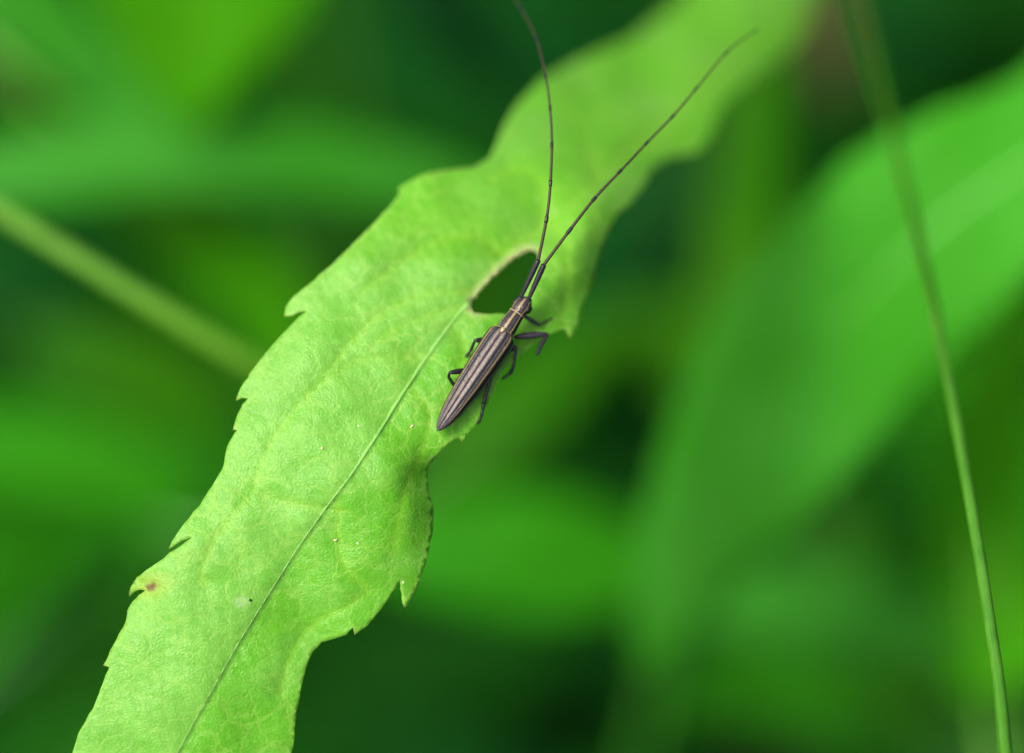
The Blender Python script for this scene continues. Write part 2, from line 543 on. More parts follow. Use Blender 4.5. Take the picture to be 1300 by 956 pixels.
# ------------------------------------------------------------------ the big serrated leaf
OUTLINE = [
    (112, 1180), (92, 1120), (84, 1050), (92, 985), (84, 982), (100, 930), (118, 900), (131, 866), (138.6, 847), (131, 844.5), (135.5, 837), (142.6, 821),
    (156, 797), (161, 783), (162, 774), (169, 763), (176, 755.5), (185, 749), (176, 748.5), (169.5, 751.5), (164, 757), (166, 745), (173.6, 733), (191.5, 720), (220, 699),
    (232, 691), (245, 681), (230, 686), (220, 693), (214, 697), (221, 683), (234, 664), (253.5, 642), (268, 619), (282, 596), (286, 577), (291, 561), (297, 551),
    (301, 546), (295.5, 545.5), (299, 534), (303, 523), (308, 513), (315, 505.6), (307, 505), (299.5, 508), (305, 493), (321, 469), (345, 439), (370, 412), (390, 394),
    (380, 396), (371, 401), (361, 401), (363, 389), (373, 376), (392, 361), (419, 338), (455, 303), (476, 282), (494, 263), (508, 246), (506, 239), (518, 231), (542, 219), (574, 215),
    (604, 211), (620, 202), (629, 186), (640, 160), (655, 135), (692, 98), (730, 78), (761, 65), (798, 51), (838, 22), (860, 2), (885, -35), (950, -80),
    (1040, -130), (1110, -165), (1128, -160), (1100, -95), (1060, -50), (1034, -5), (1026, 34), (1004, 68), (950, 104), (918, 130), (904, 170), (886, 192), (849, 199), (830, 213), (815, 238),
    (798, 262), (786, 270), (777, 285), (766, 308), (759, 331), (752, 362), (739, 390), (735, 410), (725, 429), (719, 418), (708, 420), (694, 426), (676, 438),
    (659, 452), (639, 470), (631, 486), (624, 502), (612, 526), (600, 545), (592, 552), (586, 562), (582, 555), (572, 562), (559, 575), (546, 589), (543, 604), (544, 622), (550, 643), (550, 660),
    (549, 677), (541, 712), (530, 746), (522, 760), (514, 772), (510.5, 760), (508, 736), (501, 749), (484, 773), (467, 794), (457, 801), (450, 806), (448, 797),
    (440, 806), (424, 811), (408, 815), (397, 827), (390, 843), (385, 860), (376, 905), (372, 950), (352, 1000), (330, 1060), (290, 1110), (200, 1170)]
HOLE = [(599, 383), (598, 391), (602, 397), (618, 399), (634, 398), (647, 398), (656, 390), (664, 376), (672, 356), (681, 338), (684, 325), (681, 318), (672, 316),
        (660, 321), (646, 331), (632, 344), (616, 361), (606, 372)]
MIDRIB = [(150, 1120), (190, 1030), (232, 945), (277, 864), (303, 818), (328, 777), (358, 729), (381, 693), (416, 643), (447, 602), (481, 550), (511, 501), (548, 446), (578, 405), (597, 385)]
MIDRIB_FAR = [(600, 372), (640, 325), (690, 288), (760, 225), (830, 165), (900, 100), (970, 40), (1040, -50), (1120, -162)]
SIDE_VEINS = [
    [(600, 372), (540, 372), (480, 402), (440, 440), (410, 482), (375, 520), (345, 560), (328, 600), (322, 622)],
    [(322, 622), (296, 655), (268, 695), (255, 728), (262, 740)],
    [(322, 622), (345, 632), (380, 640), (432, 648)],
    [(428, 640), (428, 665), (434, 705), (448, 732), (470, 748)],
    [(470, 748), (440, 770), (400, 790), (370, 830), (355, 880)],
    [(548, 452), (470, 455), (430, 470), (395, 500)],
    [(520, 492), (545, 520), (540, 560), (520, 610), (505, 660), (500, 700)],
    [(574, 414), (590, 440), (580, 480), (562, 520)],
    [(640, 325), (600, 300), (550, 310), (500, 340), (460, 370)],
    [(690, 288), (690, 240), (660, 215), (620, 230)],
    [(700, 280), (720, 320), (720, 370), (715, 400)],
    [(760, 225), (740, 170), (720, 140)],
    [(800, 190), (840, 180), (870, 180)],
    [(592, 394), (560, 395), (520, 410), (480, 430)],
]
# surface depth (mm behind the plane of focus): nearly square to the view under the beetle, arching away towards its stalk
SURF = [
    (110, 1160, 2), (90, 1000, 2), (330, 1060, 4), (215, 985, 1),
    (280, 865, 0.3), (400, 683, 0.5), (500, 522, 1.8), (590, 395, 4.6), (700, 285, 10.5), (800, 190, 22.5), (915, 92, 40), (1010, 5, 59), (1120, -160, 88),
    (135, 850, 1.2), (165, 756, 2.0), (220, 690, 1.0), (285, 590, 1.8), (300, 508, 2.6), (363, 395, 4.2), (430, 330, 5.5), (508, 243, 9.5), (575, 215, 12), (630, 180, 16.5), (692, 95, 29), (761, 62, 38),
    (845, 15, 50), (950, -80, 70),
    (240, 770, 0.2), (340, 640, 0.2), (420, 480, 1.6), (520, 350, 5.0), (600, 280, 8.5), (700, 200, 16),
    (384, 865, 2.2), (400, 822, 2.6), (450, 800, 1.2), (514, 768, 2.0), (545, 700, 2.6), (552, 655, 3.6), (544, 600, 4.3), (560, 577, 2.7), (588, 556, 2.5), (625, 500, 3.0),
    (660, 452, 4.2), (695, 425, 5.4), (728, 424, 6.7), (750, 370, 9.4), (735, 345, 7.2), (762, 320, 11.0), (745, 290, 9.2), (780, 280, 12.6), (830, 212, 22), (890, 190, 29), (918, 130, 36), (1000, 70, 52), (1034, 0, 64),
    (480, 690, 0.3), (525, 590, 1.3), (522, 650, 1.0), (570, 500, 2.4), (610, 450, 3.8), (660, 400, 5.2),
]


def tps_fit(pts, smooth=1e-3):
    p = np.array(pts, float); X = p[:, :2] / 500.0
    d = np.linalg.norm(X[:, None] - X[None], axis=2)
    K = np.where(d > 0, d * d * np.log(d + 1e-12), 0) + smooth * np.eye(len(X))
    Q = np.hstack([np.ones((len(X), 1)), X])
    A = np.block([[K, Q], [Q.T, np.zeros((3, 3))]])
    s = np.linalg.solve(A, np.concatenate([p[:, 2], np.zeros(3)]))
    return X, s


TPS = tps_fit(SURF)


def seg_dist(px, py, line):
    """Distance to a polyline and on which side (positive: right of its direction in the picture)."""
    best = np.full(px.shape, 1e9); side = np.zeros(px.shape)
    L = np.array(line, float)
    for a_, b_ in zip(L[:-1], L[1:]):
        v = b_ - a_
        t = np.clip(((px - a_[0]) * v[0] + (py - a_[1]) * v[1]) / (v @ v), 0, 1)
        dx, dy = px - a_[0] - t * v[0], py - a_[1] - t * v[1]
        d = np.hypot(dx, dy)
        s = v[0] * (py - a_[1]) - v[1] * (px - a_[0])
        upd = d < best
        best = np.where(upd, d, best); side = np.where(upd, s, side)
    return best, np.sign(side)


MID_S = spline([(x, y, 0) for x, y in MIDRIB], 130)[:, :2]
FAR_S = spline([(x, y, 0) for x, y in MIDRIB_FAR], 40)[:, :2]
VEIN_S = [spline([(x, y, 0) for x, y in v], 24)[:, :2] for v in SIDE_VEINS]


def lump(x, y, seed, scale):
    r_ = np.random.default_rng(seed)
    out = np.zeros(np.shape(x))
    for k in range(10):
        th = r_.uniform(0, 2 * math.pi); f = scale * r_.uniform(0.6, 1.8); ph = r_.uniform(0, 6.28)
        out = out + np.sin(2 * math.pi * f * (x * math.cos(th) + y * math.sin(th)) + ph)
    return out / math.sqrt(10)


def leaf_dd(x, y, relief=True):
    x = np.atleast_1d(np.asarray(x, float)); y = np.atleast_1d(np.asarray(y, float))
    X, s = TPS
    q = np.stack([x, y], -1) / 500.0
    d = np.linalg.norm(q[:, None] - X[None], axis=2)
    out = np.where(d > 0, d * d * np.log(d + 1e-12), 0) @ s[:-3] + s[-3] + q @ s[-2:]
    if relief:
        dm, sd = seg_dist(x, y, MID_S)
        fade = np.clip((y - 380) / 120, 0.25, 1)
        sgd = dm * sd
        st = np.clip((sgd + 1.5) / 6, 0, 1); st = st * st * (3 - 2 * st)
        out += fade * (0.30 * np.exp(-np.sqrt(dm * dm + 9) / 20) + 0.24 * st * np.exp(-np.maximum(sgd, 0) / 24))
        df, _ = seg_dist(x, y, FAR_S)
        out += 0.5 * np.exp(-df / 16)
        near = np.full(x.shape, 1e9)
        for v in VEIN_S:
            near = np.minimum(near, seg_dist(x, y, v)[0])
        out += 0.22 * np.exp(-near / 8) - 0.09 * np.exp(-((near - 28) / 20) ** 2)
        out += 0.17 * lump(x, y, 3, 1 / 85) + 0.04 * lump(x, y, 5, 1 / 26)
    return out


def inside(x, y, poly):
    p = np.array(poly); c = np.zeros(x.shape, bool)
    j = len(p) - 1
    for i in range(len(p)):
        xi, yi = p[i]; xj, yj = p[j]
        cond = ((yi > y) != (yj > y)) & (x < (xj - xi) * (y - yi) / (yj - yi + 1e-12) + xi)
        c ^= cond
        j = i
    return c


def dense(poly, step, jit=0.0):
    out = []
    n = len(poly)
    for i in range(n):
        a_, b_ = np.array(poly[i], float), np.array(poly[(i + 1) % n], float)
        k = max(1, int(np.linalg.norm(b_ - a_) / step))
        for q in range(k):
            p = a_ + (b_ - a_) * q / k
            if q and jit: p = p + rng.uniform(-jit, jit, 2)
            out.append(tuple(p))
    return out


def build_main_leaf():
    out_p = dense(OUTLINE, 5, 0.8); hole_p = dense(HOLE, 4, 1.7)
    bx, by = [], []
    xs = np.arange(70, 1140, 4.4)
    rows = np.arange(-180, 1185, 3.9)
    for r_, yy in enumerate(rows):
        bx.append(xs + (2.2 if r_ % 2 else 0)); by.append(np.full(len(xs), yy))
    gx, gy = np.concatenate(bx), np.concatenate(by)
    gx = gx + rng.uniform(-0.5, 0.5, len(gx)); gy = gy + rng.uniform(-0.5, 0.5, len(gy))
    keep = inside(gx, gy, OUTLINE) & ~inside(gx, gy, HOLE)
    gx, gy = gx[keep], gy[keep]
    dmin = np.minimum(seg_dist(gx, gy, OUTLINE + OUTLINE[:1])[0], seg_dist(gx, gy, HOLE + HOLE[:1])[0])
    keep = (dmin > 2.2) & (seg_dist(gx, gy, MID_S)[0] > 8)
    gx, gy = gx[keep], gy[keep]
    # rows of points that follow the midrib, so that its crease is crisp
    mm = spline([(x, y, 0) for x, y in MIDRIB], 260)[2:-4, :2]
    tm = np.gradient(mm, axis=0); tm /= np.linalg.norm(tm, axis=1)[:, None]
    for off_ in (-6.5, -4, -2.2, -0.8, 0.8, 2.2, 4, 6.5):
        gx = np.concatenate([gx, mm[:, 0] - tm[:, 1] * off_]); gy = np.concatenate([gy, mm[:, 1] + tm[:, 0] * off_])
    no, nh = len(out_p), len(hole_p)
    pts = [Vector(p) for p in out_p + hole_p] + [Vector((x, y)) for x, y in zip(gx, gy)]
    edges = [(i, (i + 1) % no) for i in range(no)] + [(no + i, no + (i + 1) % nh) for i in range(nh)]
    v2, _, tris, *_ = delaunay_2d_cdt(pts, edges, [], 0, 1e-4)
    v2 = np.array([tuple(v) for v in v2]); tris = np.array([tuple(t) for t in tris])
    c = v2[tris].mean(axis=1)
    ok = inside(c[:, 0], c[:, 1], OUTLINE) & ~inside(c[:, 0], c[:, 1], HOLE)
    tris = tris[ok]
    used = np.unique(tris); remap = -np.ones(len(v2), int); remap[used] = np.arange(len(used))
    v2 = v2[used]; tris = remap[tris]
    x, y = v2[:, 0], v2[:, 1]
    dd = leaf_dd(x, y)
    V = P(x, y, dd)
    # face the camera
    n0 = np.cross(V[tris[:, 1]] - V[tris[:, 0]], V[tris[:, 2]] - V[tris[:, 0]])
    flip = (n0 @ FWD) > 0
    tris[flip] = tris[flip][:, ::-1]
    root = link(bpy.data.objects.new('serrated_leaf', None))
    base = P(1120, -160, 88)
    root.location = base
    o = mesh_obj('blade', V - base, tris, M_LEAF, root)
    # pigment: veins, the withered rim of the hole, the brown spot; also sky sheen painted on one half
    dm, sd = seg_dist(x, y, MID_S)
    df, _ = seg_dist(x, y, FAR_S)
    near = np.full(x.shape, 1e9)
    for v in VEIN_S:
        near = np.minimum(near, seg_dist(x, y, v)[0])
    col = np.tile(np.array([0.165, 0.47, 0.035]), (len(x), 1))
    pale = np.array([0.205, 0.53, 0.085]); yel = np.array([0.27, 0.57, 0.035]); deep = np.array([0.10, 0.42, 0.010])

    def blend(c_, k):
        nonlocal col
        k = np.clip(k, 0, 1)[:, None]
        col = col * (1 - k) + np.array(c_) * k
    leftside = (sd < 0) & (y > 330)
    blend(pale, np.where(leftside, 0.65, 0.0) * np.clip(dm / 10, 0, 1))  # left half lightened in colour, standing in for sky sheen
    blend(deep, np.where(~leftside, 0.6, 0.0) * np.clip((y - 330) / 80, 0, 1))  # other half painted deeper green, as if free of that sheen
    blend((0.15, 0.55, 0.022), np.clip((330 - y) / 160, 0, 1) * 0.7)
    blend(pale, 0.35 * np.clip(lump(x, y, 11, 1 / 120), 0, 1.2))
    blend(deep, 0.30 * np.clip(lump(x, y, 12, 1 / 90), 0, 1.2))
    blend(yel, 0.34 * np.exp(-(near / 5) ** 2))
    blend(yel, 0.35 * np.exp(-df / 10))
    blend((0.28, 0.55, 0.16), 0.4 * np.exp(-(dm / 4) ** 2))
    dh = seg_dist(x, y, HOLE + HOLE[:1])[0]
    rim = np.clip(1.1 - dh / 10, 0, 1) * np.clip(((638 - x) + (372 - y)) / 40 + 0.45, 0.15, 1)
    blend((0.43, 0.50, 0.22), rim * 0.85)
    blend((0.42, 0.40, 0.21), np.clip(1 - dh / 3.5, 0, 1) * np.clip(((638 - x) + (372 - y)) / 40 + 0.3, 0, 1) * 0.6)
    do = seg_dist(x, y, OUTLINE + OUTLINE[:1])[0]
    blend((0.30, 0.58, 0.10), 0.45 * np.exp(-do / 3.0))
    sx, sy = x - 193, y - 743
    r1 = np.hypot(sx / 1.4 + 0.25 * sy, sy)
    wob = 2.2 * lump(x, y, 21, 1 / 16)
    blend((0.42, 0.50, 0.06), 0.5 * np.clip(1.2 - r1 / 20, 0, 1))
    blend((0.17, 0.075, 0.045), np.clip((7.2 + wob - r1) / 3.5, 0, 0.92))
    rs = np.hypot(x - 307, (y - 764) * 1.2)
    blend((0.33, 0.58, 0.22), 0.8 * np.clip((11 - rs) / 4, 0, 1))
    for tx, ty in ((165, 757), (214, 697), (300, 507), (361, 401), (725, 429), (586, 561), (514, 772), (450, 806), (131, 845), (296, 545)):
        blend((0.34, 0.45, 0.10), 0.8 * np.clip(1 - np.hypot(x - tx, y - ty) / 7, 0, 1))
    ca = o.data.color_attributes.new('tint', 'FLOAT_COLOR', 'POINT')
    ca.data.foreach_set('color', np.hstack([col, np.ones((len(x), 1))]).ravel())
    sm = o.modifiers.new('thickness', 'SOLIDIFY'); sm.thickness = 0.28 * MM; sm.offset = -1
    # raised cord of the midrib
    mx, my = MID_S[:, 0], MID_S[:, 1]
    md = leaf_dd(mx, my)
    tmx, tmy = np.gradient(mx), np.gradient(my)
    tl = np.hypot(tmx, tmy)
    mx, my = mx + tmy / tl * 1.2, my - tmx / tl * 1.2
    mw = np.interp(my, [385, 520, 620, 700, 900], [0.19, 0.18, 0.12, 0.07, 0.05])
    tube('midrib', P(mx, my, leaf_dd(mx, my) + 0.01) - base, mw * MM, M_MIDRIB, root, 12, 0.22, FWD)
    fx, fy = FAR_S[:, 0], FAR_S[:, 1]
    k = (fy < 310)
    fx, fy = fx[k], fy[k]
    tube('midrib', P(fx, fy, leaf_dd(fx, fy) + 1.3) - base, np.linspace(0.3, 0.9, len(fx)) * MM, M_MIDRIB, root, 8)
    # stalk and the stem it grows from, out of the picture
    st = PL([(1110, -150, 87), (1180, -225, 100), (1300, -300, 120), (1420, -330, 145)])
    tube('stalk', spline(st, 24) - base, np.linspace(0.9, 1.4, 24) * MM, M_STEM_GREY, root, 10)
    top = st[-1]
    sm_pts = [top + np.array([0.1, 0.25, 0.9]), top + np.array([0.0, 0.02, -0.02]), top * np.array([1, 1, 0.5]) + np.array([0.12, -0.1, 0]), top * np.array([1, 1, 0]) + np.array([0.2, -0.05, -0.05])]
    tube('stem', spline(sm_pts, 40) - base, np.linspace(1.4, 2.4, 40) * MM, M_STEM_GREY, root, 12)
    tag(root, 'big pale green saw-toothed leaf with a chewed hole, under the beetle', 'leaf')
    return root


build_main_leaf()

# ------------------------------------------------------------------ stems
def to_ground(p, tan, n=14):
    """A stem's way on from p to the ground, bending from its direction tan to upright."""
    tan = tan / np.linalg.norm(tan)
    p1 = p + tan * min(0.8, 0.6 * p[2] / max(-tan[2], 0.2))
    p2 = np.array([p1[0] + 0.1 * tan[0], p1[1] + 0.1 * tan[1], -0.05])
    t = np.linspace(0, 1, n + 1)[1:, None]
    return (1 - t) ** 2 * p + 2 * t * (1 - t) * p1 + t * t * p2


def build_stems():
    pts = PL([(-330, 75, 33), (-160, 173, 34), (0, 268, 35), (120, 342, 36), (240, 416, 38), (330, 472, 41), (385, 525, 46), (395, 600, 54), (365, 700, 68), (320, 800, 84), (270, 920, 104)])
    # both ends run on: up and away on one side, down to the ground on the other
    full = np.vstack([spline(pts, 90), to_ground(pts[-1], pts[-1] - pts[-2])])
    root = link(bpy.data.objects.new('slanting_stem', None)); root.location = full[-1]
    tube('stalk', full - full[-1], np.interp(np.arange(len(full)), [0, 8, 20, len(full)], [0.3, 1.05, 1.15, 1.5]) * MM, M_STEM_GREY, root, 14)
    tag(root, 'smooth olive green stem slanting down behind the serrated leaf', 'stem')

    g = PL([(1276, 950, 6), (1268, 867, 3), (1255, 780, 0.5), (1241, 690, -2), (1224, 590, -5.5), (1204, 480, -10), (1181, 370, -15.5), (1156, 265, -23), (1130, 160, -30), (1104, 65, -38),
            (1082, -10, -45), (1045, -120, -54), (990, -250, -63)])
    full = np.vstack([to_ground(g[0], g[0] - g[1], 20)[::-1], spline(g, 90)])
    root = link(bpy.data.objects.new('grass_stalk', None)); root.location = full[0]
    V, F = tube_geo(full - full[0], np.linspace(0.72, 0.40, 110) * MM, 14)
    mesh_obj('culm', V, F, M_GRASS, root)
    tube('rib', full + np.array([-0.3, -0.75, 0.5]) / 0.95 * np.linspace(0.62, 0.36, 110)[:, None] * MM - full[0], np.linspace(0.18, 0.1, 110) * MM, M_MIDRIB_DARK, root, 6)
    tag(root, 'thin upright grass stalk, sharp at its foot and blurred towards the top', 'grass stalk')


M_MIDRIB_DARK = mat_stem('grass_rib', (0.06, 0.22, 0.02), (0.08, 0.26, 0.03))
build_stems()

# ------------------------------------------------------------------ the beetle
TAN = (0.225, 0.175, 0.09); TAN2 = (0.148, 0.130, 0.100); INK = (0.013, 0.012, 0.015); VIOLET = (0.044, 0.042, 0.050)


def mat_shell(name, stops, rough=0.34, tip=None):
    """Wing case / shield: stripes run along the body; u (0..1) crosses from the middle line to the flank."""
    m, nt, bsdf, out = new_mat(name)
    uv = node(nt, 'ShaderNodeUVMap', uv_map='shell')
    sep = node(nt, 'ShaderNodeSeparateXYZ')
    nt.links.new(uv.outputs[0], sep.inputs[0])
    tc = node(nt, 'ShaderNodeTexCoord')
    nz = node(nt, 'ShaderNodeTexNoise')
    nz.inputs['Scale'].default_value = 220; nz.inputs['Detail'].default_value = 3
    nt.links.new(tc.outputs['Object'], nz.inputs['Vector'])
    u = math_node(nt, 'ADD', sep.outputs[0], math_node(nt, 'MULTIPLY', math_node(nt, 'SUBTRACT', nz.outputs[0], 0.5), 0.05))
    c = ramp(nt, u, stops)
    if tip is not None:      # the stripes run out towards the hind end
        c = mix_col(nt, ramp(nt, sep.outputs[1], [(0.02, (0.85, 0.85, 0.85)), (0.26, (0, 0, 0))]), c, tip)
    v = ramp(nt, nz.outputs[0], [(0.3, (0.85, 0.85, 0.86)), (0.7, (1.15, 1.13, 1.12))])
    c = mix_col(nt, 1.0, c, v, 'MULTIPLY')
    nt.links.new(c, bsdf.inputs['Base Color'])
    bsdf.inputs['Roughness'].default_value = rough
    bsdf.inputs['Specular IOR Level'].default_value = 0.24
    vo = node(nt, 'ShaderNodeTexVoronoi')
    vo.inputs['Scale'].default_value = 420
    nt.links.new(tc.outputs['Object'], vo.inputs['Vector'])
    bmp = node(nt, 'ShaderNodeBump')
    bmp.inputs['Strength'].default_value = 0.3; bmp.inputs['Distance'].default_value = 0.001
    nt.links.new(vo.outputs['Distance'], bmp.inputs['Height'])
    nt.links.new(bmp.outputs[0], bsdf.inputs['Normal'])
    return m


def mat_chitin(name, col, col2, rough=0.2, scale=160):
    m, nt, bsdf, out = new_mat(name)
    tc = node(nt, 'ShaderNodeTexCoord')
    nz = node(nt, 'ShaderNodeTexNoise')
    nz.inputs['Scale'].default_value = scale; nz.inputs['Detail'].default_value = 3
    nt.links.new(tc.outputs['Object'], nz.inputs['Vector'])
    nt.links.new(mix_col(nt, nz.outputs[0], col, col2), bsdf.inputs['Base Color'])
    bsdf.inputs['Roughness'].default_value = rough
    bsdf.inputs['Specular IOR Level'].default_value = 0.34
    bmp = node(nt, 'ShaderNodeBump')
    bmp.inputs['Strength'].default_value = 0.25; bmp.inputs['Distance'].default_value = 0.001
    nt.links.new(nz.outputs[0], bmp.inputs['Height'])
    nt.links.new(bmp.outputs[0], bsdf.inputs['Normal'])
    return m


M_ELY = mat_shell('striped_wing_case', [(0.0, (0.06, 0.045, 0.06)), (0.025, (0.10, 0.075, 0.09)), (0.055, TAN2), (0.10, TAN2), (0.145, VIOLET), (0.25, INK), (0.31, VIOLET), (0.41, INK),
                                        (0.465, TAN), (0.52, TAN), (0.57, INK), (0.84, INK), (0.90, (0.16, 0.13, 0.11)), (1.0, VIOLET)], tip=(0.062, 0.052, 0.066))
M_BODY = mat_shell('striped_shield', [(0.0, TAN), (0.022, TAN), (0.05, INK), (0.14, VIOLET), (0.225, INK), (0.25, TAN), (0.285, TAN), (0.315, INK), (0.44, INK), (0.47, TAN), (0.51, TAN), (0.54, INK), (1.0, INK)])
M_BLACK = mat_chitin('black_chitin', (0.008, 0.008, 0.012), (0.022, 0.02, 0.03))
M_LEGM = mat_chitin('violet_black_chitin', (0.010, 0.009, 0.013), (0.035, 0.028, 0.042), 0.3)
M_ANT = mat_chitin('brown_antenna', (0.020, 0.015, 0.009), (0.038, 0.028, 0.015), 0.5)
M_EYE = mat_chitin('eye_gloss', (0.004, 0.004, 0.006), (0.01, 0.01, 0.012), 0.12)
M_TAN = mat_chitin('tan_rim', (0.28, 0.21, 0.11), (0.40, 0.32, 0.19), 0.4)


def build_beetle():
    tail = P(555, 547, leaf_dd(555, 547, False)[0] - 1.5)
    head = P(669, 380, leaf_dd(669, 380, False)[0] - 3.1)
    ax = head - tail; Lb = np.linalg.norm(ax) / MM; ax = ax / np.linalg.norm(ax)
    r0 = np.cross(ax, -FWD); r0 /= np.linalg.norm(r0)       # the beetle's right flank
    u0 = np.cross(r0, ax)
    roll = math.radians(13)
    up = u0 * math.cos(roll) - r0 * math.sin(roll)
    rt = r0 * math.cos(roll) + u0 * math.sin(roll)
    k = Lb / 16.6
    ZB = 1.6

    def B(x, yy, z):
        return tail + MM * k * (ax * x + rt * yy + up * (z - ZB))
    root = link(bpy.data.objects.new('longhorn_beetle', None))
    org = B(8, 0, 0); root.location = org

    def lerp(tab, x):
        t = np.array(tab, float)
        return np.interp(x, t[:, 0], t[:, 1])
    # ---- body: abdomen, breast, shield and head as one skin
    hw = [(0.3, 0.1), (0.8, 0.5), (2.4, 0.85), (5.5, 1.15), (9, 1.3), (11.6, 1.3), (12.3, 1.12), (12.45, 0.98), (12.6, 0.96), (13.1, 1.0), (13.9, 0.92), (14.5, 0.84), (14.72, 0.84), (14.82, 0.79), (15.0, 0.84), (15.6, 0.92),
          (16.0, 0.88), (16.4, 0.74), (16.65, 0.52), (16.85, 0.2)]
    ztop = [(0.3, 1.5), (0.8, 1.7), (2.4, 2.0), (5.5, 2.3), (9, 2.5), (11.6, 2.55), (12.3, 2.5), (12.45, 2.55), (12.6, 2.66), (13.1, 2.76), (13.9, 2.74), (14.5, 2.62), (14.72, 2.58), (14.82, 2.48), (15.0, 2.55), (15.6, 2.6),
            (16.0, 2.55), (16.4, 2.4), (16.65, 2.1), (16.85, 1.6)]
    zbot = [(0.3, 1.35), (0.8, 1.2), (2.4, 0.95), (5.5, 0.7), (9, 0.55), (11.6, 0.6), (12.3, 0.8), (12.6, 0.95), (13.9, 1.0), (14.7, 1.05), (15.0, 0.95), (16.0, 0.8), (16.65, 0.85), (16.85, 1.2)]
    xs = np.unique(np.concatenate([np.linspace(0.3, 12.2, 30), np.linspace(12.2, 15.0, 30), np.linspace(15.0, 16.85, 22)]))
    ns = 56
    V, F, UV = [], [], []
    for x in xs:
        w, zt, zb = lerp(hw, x), lerp(ztop, x), lerp(zbot, x)
        zc = zb + 0.42 * (zt - zb)
        for j in range(ns):
            q = 2 * math.pi * j / ns
            s_, c_ = math.sin(q), math.cos(q)
            yy = w * np.sign(s_) * abs(s_) ** 0.85
            z = zc + ((zt - zc) if c_ > 0 else (zc - zb)) * np.sign(c_) * abs(c_) ** 0.85
            groove = 0.0
            if x > 15.0 and c_ > 0: groove = -0.05 * math.exp(-(q if q < math.pi else 2 * math.pi - q) ** 2 / 0.02)
            V.append(B(x, yy, z + groove) - org)
            UV.append(((q if q <= math.pi else 2 * math.pi - q) / math.pi, (x - 0.3) / 16.5))
    nr = len(xs)
    for i in range(nr - 1):
        for j in range(ns):
            j2 = (j + 1) % ns
            F.append((i * ns + j, (i + 1) * ns + j, (i + 1) * ns + j2, i * ns + j2))
    F.append(tuple(range(ns))); F.append(tuple((nr - 1) * ns + j for j in range(ns))[::-1])
    o = mesh_obj('body', V, F, M_BODY, root)
    lay = o.data.uv_layers.new(name='shell')
    li = np.empty(len(o.data.loops), int); o.data.loops.foreach_get('vertex_index', li)
    lay.data.foreach_set('uv', np.array(UV)[li].ravel())
    # ---- collar rings of the shield
    for x, rr in ((14.76, 0.05), (12.52, 0.045)):
        w, zt, zb = lerp(hw, x) + 0.02, lerp(ztop, x) + 0.02, lerp(zbot, x)
        zc = zb + 0.42 * (zt - zb)
        arc = [B(x + 0.0, w * np.sign(math.sin(q)) * abs(math.sin(q)) ** 0.85, zc + (zt - zc) * np.sign(math.cos(q)) * abs(math.cos(q)) ** 0.85) - org for q in np.linspace(-1.6, 1.6, 40)]
        tube('collar', np.array(arc), rr * MM * k, M_TAN, root, 6)
    # ---- wing cases
    ew = [(0, 0.05), (0.25, 0.26), (0.6, 0.47), (1.4, 0.77), (2.8, 1.08), (5.5, 1.37), (8.5, 1.54), (11.0, 1.60), (11.9, 1.55), (12.35, 1.34), (12.55, 1.02)]
    et = [(0, 1.55), (0.25, 1.72), (0.6, 1.86), (1.4, 2.08), (2.8, 2.32), (5.5, 2.62), (8.5, 2.82), (11.0, 2.88), (11.9, 2.84), (12.35, 2.74), (12.55, 2.62)]
    ee = [(0, 1.45), (0.6, 1.35), (1.4, 1.25), (2.8, 1.15), (5.5, 1.05), (8.5, 1.0), (11.0, 1.1), (11.9, 1.3), (12.55, 1.6)]
    for sgn in (1, -1):
        V, F, UV = [], [], []
        xe = np.concatenate([np.linspace(0, 1.4, 14)[:-1], np.linspace(1.4, 11.2, 40)[:-1], np.linspace(11.2, 12.55, 14)])
        na = 34
        for x in xe:
            w, zt, zl = lerp(ew, x), lerp(et, x), lerp(ee, x)
            for j in range(na):
                f = j / (na - 1)
                q = f * math.pi * 0.5
                yy = w * math.sin(q) ** 0.80 + 0.012
                z = zl + (zt - zl) * math.cos(q) ** 0.62
                if f < 0.08: z -= 0.05 * (1 - f / 0.08) ** 2                      # sutural groove
                z += 0.025 * math.cos(2 * math.pi * (f * 4.2 - 0.7)) * min(1, 6 * f) * min(1, w)   # faint ridges
                xx = x
                if x > 11.9: xx = x - 0.35 * f ** 2 * (x - 11.9) / 0.65            # rounded shoulder
                V.append(B(xx, sgn * yy, z) - org)
                UV.append((f, x / 12.55))
        nx = len(xe)
        for i in range(nx - 1):
            for j in range(na - 1):
                q = (i * na + j, (i + 1) * na + j, (i + 1) * na + j + 1, i * na + j + 1)
                F.append(q if sgn < 0 else q[::-1])
        o = mesh_obj('wing_case', V, F, M_ELY, root)
        lay = o.data.uv_layers.new(name='shell')
        li = np.empty(len(o.data.loops), int); o.data.loops.foreach_get('vertex_index', li)
        lay.data.foreach_set('uv', np.array(UV)[li].ravel())
        sm = o.modifiers.new('thickness', 'SOLIDIFY'); sm.thickness = 0.07 * MM; sm.offset = -1
    # scutellum between the wing cases
    V, F = [], []
    for i, (x, w) in enumerate(((12.62, 0.16), (12.45, 0.20), (12.25, 0.15), (12.05, 0.02))):
        for yy in (-1, -0.5, 0, 0.5, 1):
            V.append(B(x, yy * w, 2.92 - 0.05 * yy * yy - (0.04 if i in (0, 3) else 0)) - org)
    F = [(i * 5 + j, i * 5 + j + 1, (i + 1) * 5 + j + 1, (i + 1) * 5 + j) for i in range(3) for j in range(4)]
    o = mesh_obj('scutellum', V, F, M_TAN, root)
    sm = o.modifiers.new('thickness', 'SOLIDIFY'); sm.thickness = 0.06 * MM
